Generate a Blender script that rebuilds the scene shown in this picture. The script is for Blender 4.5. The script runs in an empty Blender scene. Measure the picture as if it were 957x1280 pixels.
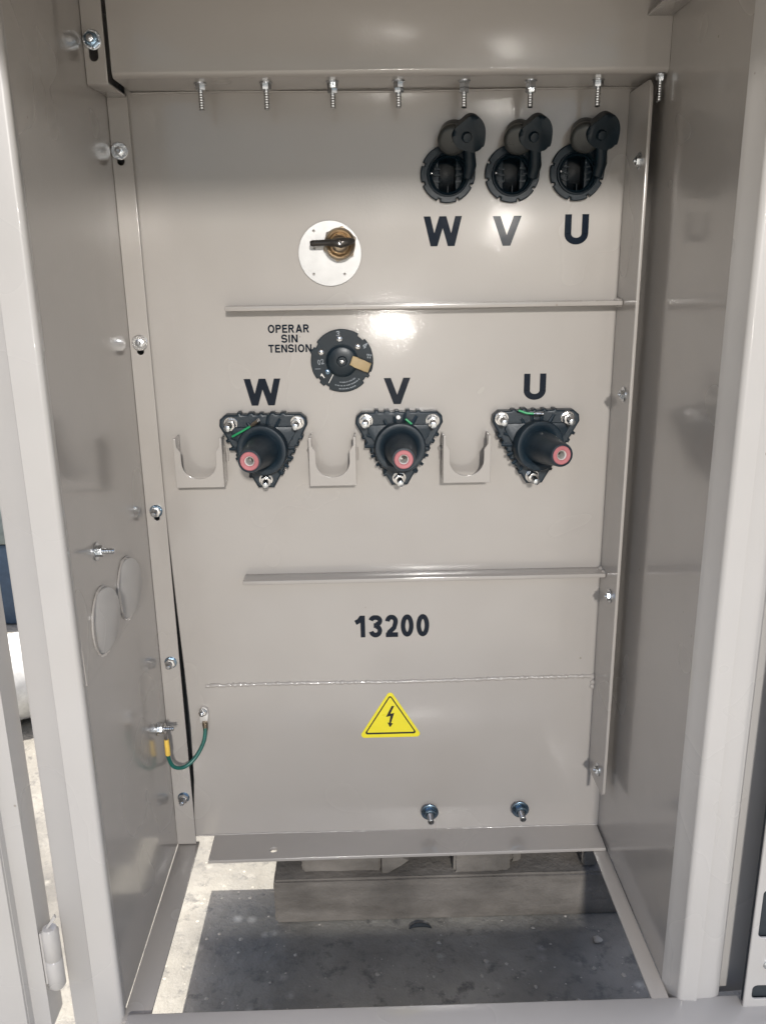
import bpy, bmesh, math, random
from mathutils import Vector, Matrix
random.seed(7)
S = bpy.context.scene
COL = S.collection
R = math.radians

# ------------------------------------------------------------------ camera
F_PX, PITCH, YAW, ROLL = 1056.8, .2819, .0200, -.014646
fw = Vector((math.sin(YAW)*math.cos(PITCH), math.cos(YAW)*math.cos(PITCH), -math.sin(PITCH)))
r0 = Vector((math.cos(YAW), -math.sin(YAW), 0)); u0 = r0.cross(fw)
rr = math.cos(ROLL)*r0 + math.sin(ROLL)*u0
uu = -math.sin(ROLL)*r0 + math.cos(ROLL)*u0
cd = bpy.data.cameras.new('camera'); cam = bpy.data.objects.new('camera', cd); COL.objects.link(cam)
cam.matrix_world = Matrix(((rr.x, uu.x, -fw.x, 0), (rr.y, uu.y, -fw.y, -1.0), (rr.z, uu.z, -fw.z, 0), (0, 0, 0, 1)))
cd.sensor_fit = 'VERTICAL'; cd.sensor_height = 36; cd.lens = F_PX/1280*36
cd.clip_start = .02; cd.clip_end = 500
S.camera = cam
# ------------------------------------------------------------------ sky, sun, lamps
SUN_DIR = Vector((-.25, .075, 1.0)).normalized()          # towards the sun
el = math.asin(SUN_DIR.z); az = math.atan2(SUN_DIR.x, SUN_DIR.y)
W = bpy.data.worlds.new('World'); S.world = W; W.use_nodes = True
nt = W.node_tree; sky = nt.nodes.new('ShaderNodeTexSky'); sky.sky_type = 'NISHITA'; sky.sun_disc = False
sky.sun_elevation = el; sky.sun_rotation = az; sky.dust_density = 4.0; sky.ozone_density = .6; sky.air_density = 1.0
bg = nt.nodes['Background']; bg.inputs['Strength'].default_value = .112
nt.links.new(sky.outputs[0], bg.inputs['Color'])
sd = bpy.data.lights.new('sun', 'SUN'); sd.energy = 3.2; sd.angle = R(.6); sd.color = (1, .95, .87)
so = bpy.data.objects.new('sun', sd); COL.objects.link(so)
so.rotation_euler = SUN_DIR.to_track_quat('Z', 'Y').to_euler(); so.location = SUN_DIR*5
# lamps added before the cabinet for the paint's bright spots and the shadow line
def lamp(name, loc, watts, rad, col=(1, .95, .88)):
    l = bpy.data.lights.new(name, 'POINT'); l.energy = watts; l.shadow_soft_size = rad; l.color = col
    o = bpy.data.objects.new(name, l); COL.objects.link(o); o.location = loc
lamp('added_lamp', (.34, -3.9, 1.109), 255, .11, (1, .96, .91))
lamp('added_lamp', (.19, -4.2, -.33), 13, .07)
lamp('added_lamp', (.80, -4.0, .235), 7, .035)
S.view_settings.view_transform = 'Standard'; S.view_settings.look = 'None'
S.view_settings.exposure = 1.10; S.view_settings.gamma = 1

# ------------------------------------------------------------------ materials
def nodes(name):
    m = bpy.data.materials.new(name); m.use_nodes = True
    n = m.node_tree.nodes; return m, n, m.node_tree.links, n['Principled BSDF']
def ramp(n, l, src, a, b, p0=.3, p1=.7):
    r = n.new('ShaderNodeValToRGB'); r.color_ramp.elements[0].position = p0; r.color_ramp.elements[1].position = p1
    r.color_ramp.elements[0].color = (*a, 1); r.color_ramp.elements[1].color = (*b, 1); l.new(src, r.inputs[0]); return r.outputs[0]
def noise(n, l, scale, detail=3, rough=.5, vec=None, dist=0):
    t = n.new('ShaderNodeTexNoise'); t.inputs['Scale'].default_value = scale; t.inputs['Detail'].default_value = detail
    t.inputs['Roughness'].default_value = rough; t.inputs['Distortion'].default_value = dist
    if vec is None:
        c = n.new('ShaderNodeNewGeometry'); vec = c.outputs['Position']
    l.new(vec, t.inputs['Vector']); return t.outputs['Fac']
def mul(n, l, a, k):
    m = n.new('ShaderNodeMath'); m.operation = 'MULTIPLY'; l.new(a, m.inputs[0]); m.inputs[1].default_value = k; return m.outputs[0]
def bump(n, l, p, src, dist, strength=1.0, prev=None):
    b = n.new('ShaderNodeBump'); b.inputs['Distance'].default_value = dist; b.inputs['Strength'].default_value = strength
    l.new(src, b.inputs['Height'])
    if prev: l.new(prev, b.inputs['Normal'])
    return b.outputs[0]
def paint(name, a, b, rough=.2, peel=.00006, coat=.6, wav=.0016):
    m, n, l, p = nodes(name)
    base = ramp(n, l, noise(n, l, 3.5, 1), a, b)
    # greasy handling smudges and thin grime, with a shape of their own
    sm = ramp(n, l, noise(n, l, 7, 2, .5), (1, 1, 1), (.93, .92, .905), .42, .85)
    sc = n.new('ShaderNodeTexVoronoi'); sc.inputs['Scale'].default_value = 21; sc.inputs['Randomness'].default_value = 1
    g = n.new('ShaderNodeNewGeometry'); l.new(g.outputs['Position'], sc.inputs['Vector'])
    dot = ramp(n, l, sc.outputs['Distance'], (.62, .58, .53), (1, 1, 1), .022, .034)
    m1 = n.new('ShaderNodeMix'); m1.data_type = 'RGBA'; m1.blend_type = 'MULTIPLY'; m1.inputs[0].default_value = 1
    l.new(base, m1.inputs[6]); l.new(sm, m1.inputs[7])
    m2 = n.new('ShaderNodeMix'); m2.data_type = 'RGBA'; m2.blend_type = 'MULTIPLY'; l.new(m1.outputs[2], m2.inputs[6]); l.new(dot, m2.inputs[7])
    l.new(ramp(n, l, noise(n, l, 5, 2), (0, 0, 0), (1, 1, 1), .50, .56), m2.inputs[0])
    l.new(m2.outputs[2], p.inputs['Base Color'])
    rg = n.new('ShaderNodeMapRange'); l.new(noise(n, l, 6, 2), rg.inputs[0]); rg.inputs[1].default_value = .25; rg.inputs[2].default_value = .75
    rg.inputs[3].default_value = rough*.65; rg.inputs[4].default_value = rough*1.6; l.new(rg.outputs[0], p.inputs['Roughness'])
    cr = n.new('ShaderNodeMapRange'); l.new(noise(n, l, 8, 2), cr.inputs[0]); cr.inputs[1].default_value = .35; cr.inputs[2].default_value = .65
    cr.inputs[3].default_value = .05; cr.inputs[4].default_value = .10; l.new(cr.outputs[0], p.inputs['Coat Roughness'])
    p.inputs['Coat Weight'].default_value = coat
    b1 = bump(n, l, p, noise(n, l, 6, 2), wav, 1)
    b2 = bump(n, l, p, noise(n, l, 300, 2, .6), peel, 1, b1)
    l.new(b2, p.inputs['Normal']); l.new(b2, p.inputs['Coat Normal'])
    return m
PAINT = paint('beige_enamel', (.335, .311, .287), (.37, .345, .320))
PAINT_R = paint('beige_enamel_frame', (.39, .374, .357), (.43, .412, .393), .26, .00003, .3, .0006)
def plain(name, col, rough, metal=0, peel=0, scale=600, var=.15, coat=0):
    m, n, l, p = nodes(name)
    a = tuple(c*(1-var) for c in col); b = tuple(min(1, c*(1+var)) for c in col)
    l.new(ramp(n, l, noise(n, l, 60, 4), a, b), p.inputs['Base Color'])
    rg = n.new('ShaderNodeMapRange'); l.new(noise(n, l, 90, 3), rg.inputs[0])
    rg.inputs[3].default_value = rough*.7; rg.inputs[4].default_value = min(1, rough*1.3); l.new(rg.outputs[0], p.inputs['Roughness'])
    p.inputs['Metallic'].default_value = metal; p.inputs['Coat Weight'].default_value = coat
    if peel: l.new(bump(n, l, p, noise(n, l, scale, 3), peel), p.inputs['Normal'])
    return m
RUBBER = plain('haze_tinted_black_epoxy', (.0065, .016, .025), .42, 0, .0002, 500)  # blue haze over the dark body is put into this base colour
RUBBER2 = plain('black_socket_plastic', (.005, .012, .018), .34, 0, .0001, 400, .2)  # black with a little of the blue haze mixed in
CAPM = plain('worn_bronze_plastic', (.035, .037, .035), .3, .2)
INK = plain('haze_tinted_black_vinyl', (.0035, .008, .0165), .14, 0, 0, 1, .04)  # black lettering, tinted blue to carry the haze
ZINC = plain('zinc_plated_steel', (.62, .64, .66), .2, 1, .0001, 900)
STEEL = plain('polished_steel', (.62, .61, .60), .2, 1, .0001, 700)
BLUEZ = plain('blue_zinc_washer', (.20, .28, .36), .25, 1)
ALU = plain('brushed_aluminium', (.45, .445, .435), .34, .3, .00005, 500, .06)
BRASS = plain('aged_brass', (.33, .27, .20), .3, 1)
DARKM = plain('dark_bronze_knob', (.05, .045, .04), .25, .5)
PINK = plain('pink_seal', (.42, .145, .155), .5, 0, .0002, 500, .12)
WHITEC = plain('white_contact', (.60, .58, .55), .4, .2)
GREEN = plain('green_wire_sheath', (.02, .30, .11), .4)
TEAL = plain('teal_green_cable_sheath', (.012, .105, .085), .38)
YELLOW = plain('yellow_sleeve', (.75, .50, .09), .5)
TAPE = plain('tan_masking_tape', (.34, .25, .13), .6, 0, .0004, 300, .15)
YSIGN = plain('yellow_sticker', (.72, .62, .03), .3, 0, 0, 1, .03)
RUBBER2.node_tree.nodes['Principled BSDF'].inputs['Specular IOR Level'].default_value = .3
INK.node_tree.nodes['Principled BSDF'].inputs['Specular IOR Level'].default_value = .2
BLACKS = plain('black_print', (.012, .013, .014), .4)
GREYPR = plain('grey_print', (.22, .24, .26), .6)
DARKV = plain('slot_shade_and_scrap', (.02, .025, .03), .9)
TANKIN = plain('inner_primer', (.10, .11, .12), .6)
WHITEP = plain('white_pipe_paint', (.82, .82, .80), .35)
BLUEB = plain('blue_grey_box_paint', (.055, .09, .14), .5)
GRYG = plain('grey_green_cover', (.24, .27, .25), .7)
# ground
def ground_mat():
    m, n, l, p = nodes('trowelled_concrete')
    base = ramp(n, l, noise(n, l, 5, 6, .6), (.15, .143, .128), (.34, .323, .283), .32, .68)
    sp = n.new('ShaderNodeTexVoronoi'); sp.inputs['Scale'].default_value = 34
    g = n.new('ShaderNodeNewGeometry'); l.new(g.outputs['Position'], sp.inputs['Vector'])
    spf = ramp(n, l, sp.outputs['Distance'], (1, 1, 1), (0, 0, 0), .04, .30)
    gate = ramp(n, l, noise(n, l, 14, 3), (0, 0, 0), (1, 1, 1), .50, .64)
    mm = n.new('ShaderNodeMath'); mm.operation = 'MULTIPLY'; l.new(spf, mm.inputs[0]); l.new(gate, mm.inputs[1])
    mx = n.new('ShaderNodeMix'); mx.data_type = 'RGBA'; l.new(mm.outputs[0], mx.inputs[0]); l.new(base, mx.inputs[6]); mx.inputs[7].default_value = (.48, .46, .41, 1)
    dk = ramp(n, l, noise(n, l, 45, 4, .7), (0, 0, 0), (1, 1, 1), .54, .68)
    mx2 = n.new('ShaderNodeMix'); mx2.data_type = 'RGBA'; l.new(dk, mx2.inputs[0]); l.new(mx.outputs[2], mx2.inputs[6]); mx2.inputs[7].default_value = (.14, .135, .125, 1)
    l.new(mx2.outputs[2], p.inputs['Base Color'])
    l.new(ramp(n, l, noise(n, l, 30, 4), (.35,)*3, (.8,)*3), p.inputs['Roughness'])
    b = bump(n, l, p, noise(n, l, 60, 6, .65), .003); l.new(b, p.inputs['Normal'])
    return m
GROUND = ground_mat()
def wood_mat():
    m, n, l, p = nodes('weathered_grey_timber')
    g = n.new('ShaderNodeNewGeometry'); mp = n.new('ShaderNodeMapping'); l.new(g.outputs['Position'], mp.inputs[0]); mp.inputs['Scale'].default_value = (5, 18, 22)
    f = noise(n, l, 1.5, 6, .65, mp.outputs[0], .4)
    c1 = ramp(n, l, f, (.155, .138, .118), (.27, .245, .215), .3, .75)
    d = ramp(n, l, noise(n, l, 12, 4), (.55,)*3, (1.1,)*3, .3, .7)
    mx = n.new('ShaderNodeMix'); mx.data_type = 'RGBA'; mx.blend_type = 'MULTIPLY'; mx.inputs[0].default_value = 1
    l.new(c1, mx.inputs[6]); l.new(d, mx.inputs[7]); l.new(mx.outputs[2], p.inputs['Base Color']); p.inputs['Roughness'].default_value = .85
    l.new(bump(n, l, p, noise(n, l, 70, 6, .7), .003), p.inputs['Normal'])
    return m
WOOD = wood_mat()

# ------------------------------------------------------------------ mesh helpers
WORLD = {}
def parent_to(o, parent, wloc):
    WORLD[o] = Vector(wloc)
    if parent is not None:
        o.parent = parent; o.location = Vector(wloc) - WORLD[parent]
    else:
        o.location = wloc
def empty(name, loc, label, cat, group=None):
    o = bpy.data.objects.new(name, None); COL.objects.link(o); o.empty_display_size = .05
    parent_to(o, None, loc); o['label'] = label; o['category'] = cat
    if group: o['group'] = group
    return o
def finish(me, name, mat, parent, label=None, group=None, angle=35):
    """centre the mesh on its bounding box, link it, smooth by angle"""
    cs = [v.co for v in me.vertices]
    c = Vector(((min(v.x for v in cs)+max(v.x for v in cs))/2, (min(v.y for v in cs)+max(v.y for v in cs))/2, (min(v.z for v in cs)+max(v.z for v in cs))/2))
    me.transform(Matrix.Translation(-c))
    bm = bmesh.new(); bm.from_mesh(me)
    for f in bm.faces: f.smooth = True
    for e in bm.edges:
        e.smooth = len(e.link_faces) == 2 and e.calc_face_angle(0) < R(angle)
    bm.to_mesh(me); bm.free()
    me.materials.clear(); me.materials.append(mat)
    o = bpy.data.objects.new(name, me); COL.objects.link(o); parent_to(o, parent, c)
    if label: o['label'] = label
    if group: o['group'] = group
    return o
def basis(d, up=None):
    d = Vector(d).normalized()
    a = Vector(up) if up else (Vector((0, 0, 1)) if abs(d.z) < .9 else Vector((1, 0, 0)))
    x = a.cross(d).normalized(); y = d.cross(x)
    return x, y, d
class MB:
    def __init__(s): s.bm = bmesh.new()
    def box(s, x0, x1, y0, y1, z0, z1, bev=0):
        r = bmesh.ops.create_cube(s.bm, size=1)['verts']
        for v in r:
            v.co = Vector(((x0+x1)/2+v.co.x*(x1-x0), (y0+y1)/2+v.co.y*(y1-y0), (z0+z1)/2+v.co.z*(z1-z0)))
        if bev:
            es = list({e for v in r for e in v.link_edges})
            bmesh.ops.bevel(s.bm, geom=es, offset=bev, segments=2, affect='EDGES', profile=.5)
        return s
    def lathe(s, prof, o, d, seg=32, up=None, squash=None):
        x, y, z = basis(d, up); o = Vector(o); rings = []
        for (r, h) in prof:
            if r < 1e-6: rings.append([s.bm.verts.new(o+z*h)])
            else: rings.append([s.bm.verts.new(o+z*h+(x*math.cos(a)+y*math.sin(a)*(squash or 1))*r) for a in [2*math.pi*i/seg for i in range(seg)]])
        for a, b in zip(rings, rings[1:]):
            for i in range(seg):
                j = (i+1) % seg
                if len(a) == 1 and len(b) == 1: continue
                if len(a) == 1: f = [a[0], b[i], b[j]]
                elif len(b) == 1: f = [a[i], a[j], b[0]]
                else: f = [a[i], a[j], b[j], b[i]]
                try: s.bm.faces.new(f)
                except ValueError: pass
        return s
    def prism(s, pts, o, d, h, up=None, bev=0):
        """polygon in the plane across d (x to the right seen against d), extruded h along d"""
        x, y, z = basis(d, up); o = Vector(o)
        a = [s.bm.verts.new(o+x*p[0]+y*p[1]) for p in pts]; b = [s.bm.verts.new(o+x*p[0]+y*p[1]+z*h) for p in pts]
        n = len(pts); fs = [s.bm.faces.new(a[::-1]), s.bm.faces.new(b)]
        for i in range(n): fs.append(s.bm.faces.new([a[i], a[(i+1) % n], b[(i+1) % n], b[i]]))
        if bev:
            bmesh.ops.bevel(s.bm, geom=[e for e in fs[1].edges], offset=bev, segments=2, affect='EDGES', profile=.5)
        return s
    def tube(s, pts, r, seg=12):
        pts = [Vector(p) for p in pts]; rings = []; prevx = None
        for i, p in enumerate(pts):
            t = (pts[min(i+1, len(pts)-1)]-pts[max(i-1, 0)]).normalized()
            x = (prevx - t*prevx.dot(t)).normalized() if prevx else basis(t)[0]
            prevx = x; y = t.cross(x); q = r[i] if isinstance(r, (list, tuple)) else r
            rings.append([s.bm.verts.new(p+(x*math.cos(a)+y*math.sin(a))*q) for a in [2*math.pi*k/seg for k in range(seg)]])
        for a, b in zip(rings, rings[1:]):
            for i in range(seg): s.bm.faces.new([a[i], a[(i+1) % seg], b[(i+1) % seg], b[i]])
        s.bm.faces.new(rings[0][::-1]); s.bm.faces.new(rings[-1])
        return s
    def build(s, name, mat, parent=None, label=None, group=None, angle=35):
        bmesh.ops.recalc_face_normals(s.bm, faces=s.bm.faces)
        me = bpy.data.meshes.new(name); s.bm.to_mesh(me); s.bm.free()
        return finish(me, name, mat, parent, label, group, angle)
PLANES = {'XZ': Matrix(((1, 0, 0, 0), (0, 0, -1, 0), (0, 1, 0, 0), (0, 0, 0, 1))),
          'YZ': Matrix(((0, 0, 1, 0), (1, 0, 0, 0), (0, 1, 0, 0), (0, 0, 0, 1))),
          'XY': Matrix.Identity(4)}
def sheet(name, outlines, plane, at, t, mat, parent, bev=.0006, label=None, group=None):
    """flat sheet with holes: outlines[0] is the rim, the rest are holes; its middle lies at `at` across the plane"""
    cu = bpy.data.curves.new(name, 'CURVE'); cu.dimensions = '2D'; cu.fill_mode = 'BOTH'
    cu.extrude = t/2-bev; cu.bevel_depth = bev; cu.bevel_resolution = 2; cu.offset = -bev
    for ol in outlines:
        sp = cu.splines.new('POLY'); sp.points.add(len(ol)-1); sp.use_cyclic_u = True
        for q, p in zip(sp.points, ol): q.co = (p[0], p[1], 0, 1)
    ob = bpy.data.objects.new(name, cu); me = bpy.data.meshes.new_from_object(ob)
    bpy.data.objects.remove(ob)
    off = {'XZ': (0, at, 0), 'YZ': (at, 0, 0), 'XY': (0, 0, at)}[plane]
    me.transform(Matrix.Translation(off) @ PLANES[plane])
    return finish(me, name, mat, parent, label, group)
def rect(x0, x1, z0, z1): return [(x0, z0), (x1, z0), (x1, z1), (x0, z1)]
def circ(cx, cz, r, n=24, sq=1): return [(cx+r*math.cos(2*math.pi*i/n), cz+r*sq*math.sin(2*math.pi*i/n)) for i in range(n)]
def slot(cx, cz, r, h, n=10):
    return [(cx+r*math.cos(a), cz+h/2+r*math.sin(a)) for a in [math.pi*i/n for i in range(n+1)]] + \
           [(cx+r*math.cos(a), cz-h/2+r*math.sin(a)) for a in [math.pi+math.pi*i/n for i in range(n+1)]]
HEX = [(math.cos(math.pi*i/3), math.sin(math.pi*i/3)) for i in range(6)]
def hexagon(r, rot=0): return [(r*math.cos(math.pi*i/3+rot), r*math.sin(math.pi*i/3+rot)) for i in range(6)]

# writing: letters drawn as strokes, glyph box 1 high
def arc(cx, cy, rx, ry, a0, a1, n=14): return [(cx+rx*math.cos(R(a0+(a1-a0)*i/n)), cy+ry*math.sin(R(a0+(a1-a0)*i/n))) for i in range(n+1)]
def glyph(c, w):
    h = w/2
    if c == 'I': return .28, [('l', [(.14, 0), (.14, 1)])]
    if c == 'V': return .92, [('d', (h*1.05, 1, .46, 0)), ('d', (.92-h*1.05, 1, .46, 0))]
    if c == 'W': return 1.34, [('d', (h, 1, .36, 0)), ('d', (.67, 1, .36, 0)), ('d', (.67, 1, .98, 0)), ('d', (1.34-h, 1, .98, 0))]
    if c == 'U': return .80, [('l', [(h, 1), (h, .36)]+arc(.40, .36, .40-h, .36-h, 180, 360)+[(.80-h, .36), (.80-h, 1)])]
    if c == 'A': return .86, [('d', (.43, 1, h*1.02, 0)), ('d', (.43, 1, .86-h*1.02, 0)), ('l', [(.2, .28), (.66, .28)])]
    if c == 'N': return .80, [('l', [(h, 0), (h, 1)]), ('l', [(.80-h, 0), (.80-h, 1)]), ('d', (h*1.15, 1, .80-h*1.15, 0))]
    if c == 'T': return .74, [('l', [(0, 1-h*.9), (.74, 1-h*.9)]), ('l', [(.37, 0), (.37, 1-w*.8)])]
    if c == 'E': return .68, [('l', [(h, 0), (h, 1)]), ('l', [(w, 1-h*.9), (.66, 1-h*.9)]), ('l', [(w, .52), (.62, .52)]), ('l', [(w, h*.9), (.68, h*.9)])]
    if c in 'PR':
        g = [('l', [(h, 0), (h, 1)]), ('l', [(w*.9, 1-h*.9), (.44, 1-h*.9)]+arc(.44, .71, .27-h+.02, .29-h*.9, 90, -90)+[(w*.9, .42+h*.9)])]
        if c == 'R': g.append(('d', (.42, .46, .78-h*1.2, 0)))
        return (.74 if c == 'P' else .82), g
    if c == 'O': return .88, [('c', arc(.44, .5, .44-h, .5-h*.9+.01, 0, 360, 28)[:-1])]
    if c == '0': return .60, [('c', arc(.30, .5, .30-h, .5-h*.85, 0, 360, 28)[:-1])]
    if c == 'S': return .72, [('l', [(.66, .74)]+arc(.36, .745, .27, .255-h*.6, 15, 180, 12)[0:]+arc(.36, .60, .27, .10, 195, 270, 5)+arc(.36, .33, .29, .17, 80, 0, 7)+arc(.36, .27, .29, .27-h*.8, 0, -172, 12))]
    if c == '1': return .60, [('l', [(.42, 0), (.42, 1)]), ('l', [(.08, .68), (.24, .76), (.38, .94)])]
    if c == '2': return .60, [('l', arc(.30, .70, .30-h, .30-h*.85, 175, -25, 14)+[(.42, .42), (.20, .22), (.13, h*.9)]), ('l', [(.03, h*.86), (.60, h*.86)])]
    if c == '3': return .60, [('l', arc(.28, .745, .26-h*.4, .255-h*.85, 170, -80, 14)), ('l', arc(.28, .295, .31-h, .295-h*.85, 80, -170, 14)), ('l', [(.2, .535), (.32, .535)])]
    if c == '4': return .60, [('l', [(.42, 0), (.42, 1)]), ('l', [(.40, .93), (.06, .30)]), ('l', [(.02, .28), (.60, .28)])]
    return .3, []
def writing(name, text, cx, cz, height, width, w, y, parent, mat, label=None, rot=0):
    """one mesh of flat lettering on a plane facing -y, centred at cx, cz"""
    gap = .13; items = []; x = 0
    for c in text:
        if c == ' ': x += .35; continue
        wd, g = glyph(c, w); items.append((x, g)); x += wd+gap
    tot = x-gap; sx = width/tot if width else height
    bm = bmesh.new(); k = 0
    ca, sa = math.cos(rot), math.sin(rot)
    def P(px, py):
        u, v = (px-tot/2)*sx, (py-.5)*height
        return cx+u*ca-v*sa, cz+u*sa+v*ca
    for x0, g in items:
        for kind, d in g:
            t = .00035+.00004*(k % 6); k += 1; quads = []
            if kind == 'd':
                xa, ya, xb, yb = d; h = w*.53
                if abs(xa-xb) > .3: h = w*.55
                quads = [[(xa-h, ya), (xa+h, ya), (xb+h, yb), (xb-h, yb)]]
            else:
                n = len(d); off = []
                for i, p in enumerate(d):
                    if kind == 'c': a, b = d[i-1], d[(i+1) % n]
                    else: a, b = d[max(i-1, 0)], d[min(i+1, n-1)]
                    tx, ty = b[0]-a[0], b[1]-a[1]; L = math.hypot(tx, ty) or 1
                    nx, ny = -ty/L*w/2, tx/L*w/2
                    off.append(((p[0]+nx, p[1]+ny), (p[0]-nx, p[1]-ny)))
                for i in range(n if kind == 'c' else n-1):
                    j = (i+1) % n; quads.append([off[i][0], off[i][1], off[j][1], off[j][0]])
            vmap = {}
            def V(q, yy):
                key = (round(q[0], 5), round(q[1], 5), yy)
                if key not in vmap:
                    X, Z = P(x0+q[0], q[1]); vmap[key] = bm.verts.new((X, yy, Z))
                return vmap[key]
            edges = {}
            for q in quads:
                try: bm.faces.new([V(a, y-t) for a in q])
                except ValueError: continue
                for a, b in zip(q, q[1:]+q[:1]):
                    ka = tuple(sorted([(round(a[0], 5), round(a[1], 5)), (round(b[0], 5), round(b[1], 5))]))
                    edges.setdefault(ka, []).append((a, b))
            for lst in edges.values():
                if len(lst) == 1:
                    a, b = lst[0]
                    try: bm.faces.new([V(a, y-t), V(b, y-t), V(b, y+.0002), V(a, y+.0002)])
                    except ValueError: pass
    bmesh.ops.recalc_face_normals(bm, faces=bm.faces)
    me = bpy.data.meshes.new(name); bm.to_mesh(me); bm.free()
    return finish(me, name, mat, parent, label)

# ------------------------------------------------------------------ setting
GZ = -.88
g = MB(); g.box(-120, 120, -120, 120, GZ-.2, GZ)
gr = g.build('ground', GROUND); gr['kind'] = 'structure'

# ------------------------------------------------------------------ cabinet
CAB = empty('transformer_cabinet', (.02, -.13, -.76),
            'beige enamelled transformer cabinet with open compartment, bushings, sockets and number 13200', 'transformer')
XL, XR, ZT = -.268, .3115, .27
# tank front face (the left edge bows away from the mounting strip and leaves a dark gap)
left_edge = [(-.250, .19), (-.250, -.15), (-.2455, -.30), (-.2432, -.40), (-.2400, -.50), (-.2382, -.58), (-.2400, -.66), (-.2440, -.715), (-.250, -.7495)]
tank_outline = left_edge + [(XR+.0005, -.7495), (XR+.0005, .19)]
sheet('tank_face', [tank_outline]+[circ(x, z, .0230, 48) for x, z in ((.0967, .0965), (.1678, .0960), (.2395, .0970))], 'XZ', .003, .006, PAINT, CAB, .0012)
# tank body, narrowed to let sun under; rear panel added to darken the gap
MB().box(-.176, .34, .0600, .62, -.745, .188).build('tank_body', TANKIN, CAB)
MB().box(XL-.003, -.177, .0555, .058, -.756, .2625).build('gap_light_stop', TANKIN, CAB)
# side walls
kn = [(-.2061, -.338), (-.1165, -.338)]
sheet('side_wall', [rect(-.272, .055, -.757, ZT)], 'YZ', XL-.00125, .0025, PAINT, CAB)
pw = [(-.2725, -.376), (-.0745, -.376), (-.0745, -.3005), (-.0790, -.2945), (-.2725, -.2945)]
wp = sheet('cover_plate', [pw]+[circ(y, z, .0345, 40) for y, z in kn], 'YZ', XL+.0007, .0014, PAINT, CAB, .0004)
for v in wp.data.vertices: v.co.x -= .0017*(v.co.z+.0408)/.0815
for y, z in kn:
    m = MB(); m.lathe([(0, .0006), (.0325, .0006), (.0336, .0), (.0336, -.004)], (XL+.0032, y, z), (1, -.17, -.03), 64); m.build('knockout_disc', PAINT_R, wp)
    # weld bead ring round each blanked hole
    pts = [(XL+.0012, y+.0345*math.cos(a), z+.0345*math.sin(a)) for a in [2*math.pi*i/72 for i in range(72)]]
    m = MB()
    for i in range(72):
        a, b = pts[i], pts[(i+1) % 72]
        rr_ = .0012+.0009*random.random()*(1 if pts[i][1] > y-.01 else .3)
        m.tube([a, b], [rr_, .0009+.0004*random.random()], 6)
    m.build('knockout_bead', PAINT, wp)
sheet('side_wall', [rect(-.262, .012, -.752, ZT)], 'YZ', XR+.00125, .0025, PAINT, CAB)
# bottom rails
MB().box(XL+.0004, -.2390, -.2900, .0, -.7605, -.7570, .0008).build('bottom_rail', PAINT, CAB)
MB().box(.2925, XR-.0003, -.2900, -.002, -.7555, -.7520, .0008).build('bottom_rail', PAINT, CAB)
# front sill
MB().box(-.262, .44, -.345, -.2845, GZ+.005, -.7516, .003).build('front_sill', PAINT_R, CAB)  # skirt below the sill extended to the ground to shade the floor
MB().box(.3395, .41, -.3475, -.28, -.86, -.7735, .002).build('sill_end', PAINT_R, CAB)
# base flange with one small hole
bf = [(-.2180, -.0535), (.3090, -.0500), (.3105, 0), (-.2180, 0)]
sheet('base_flange', [bf, circ(-.1336, -.0347, .0048)], 'XY', -.7497, .005, PAINT, CAB, .0012)
# floor weld bead
def bead(name, p0, p1, r, n, par, mat=PAINT, jag=.5, lab=None):
    p0, p1 = Vector(p0), Vector(p1); pts = []; rad = []
    for i in range(n+1):
        t = i/n; p = p0.lerp(p1, t); p += Vector((0, (random.random()-.5)*r*.3, (random.random()-.5)*r*jag+math.sin(t*9)*.0007)); pts.append(p)
        rad.append(r*(.75+.45*random.random()))
    return MB().tube(pts, rad, 8).build(name, mat, par, lab, angle=70)
bead('weld_bead', (-.213, .0002, -.5205), (.2925, .0002, -.5200), .0027, 230, CAB, lab='bumpy painted weld line above the yellow warning triangle')
m = MB(); m.lathe([(0, .0035), (.003, .003), (.0045, 0)], (.2915, 0, -.520), (-.5, -1, 0), 12); m.lathe([(0, .003), (.003, .002), (.005, -.002)], (.2925, -.001, -.528), (-.5, -1, 0), 12); m.lathe([(0, .003), (.003, .002), (.004, -.002)], (.2920, -.001, -.534), (-.5, -1, 0), 12)
m.build('weld_blob', PAINT, CAB)
bead('weld_bead', (-.24, -.0002, -.7475), (.309, -.0002, -.7475), .0013, 120, CAB, jag=.3)
# faint lap plate between weld and base
# ribs
for z, x0 in ((-.0398, -.1541), (-.3672, -.1535)):
    m = MB(); m.box(x0, .2932, -.0255, .0005, z-.0055, z, .0012)
    rb = m.build('shelf_rib', PAINT, CAB)
    bead('rib_weld', (x0, -.0005, z-.0062), (.293, -.0005, z-.0062), .0013, 90, rb, jag=.3)
    m = MB(); m.lathe([(0, .006), (.004, .004), (.0058, 0)], (.2928, -.006, z-.003), (-1, -.3, 0), 12); m.lathe([(0, .005), (.004, .003), (.005, 0)], (.2930, -.0175, z-.003), (-1, -.2, 0), 12)
    m.build('rib_weld', PAINT, rb, angle=60)
# left mounting strip, folded forward at the top
sl = [(-.2587, .1180), (-.2565, -.0855)]
strip_holes = [slot(x, z, .0040, .008, 8) for x, z in sl] + [slot(-.2553, -.2868, .0035, .006, 8)]
so_ = [(XL+.0003, -.756), (-.2425, -.756), (-.2460, .1795), (XL+.0003, .1795)]
sheet('mounting_strip', [so_]+strip_holes, 'XZ', -.00525, .0025, PAINT, CAB, .0005)
MB().box(XL+.0003, -.2462, -.0710, -.0068, .1770, .1795, .0008).build('strip_fold', PAINT, CAB)
sheet('upper_strip', [rect(XL+.0003, -.2468, .1775, .262), slot(-.2584, .2085, .0043, .012)], 'XZ', -.07125, .0025, PAINT, CAB, .0008)
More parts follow.
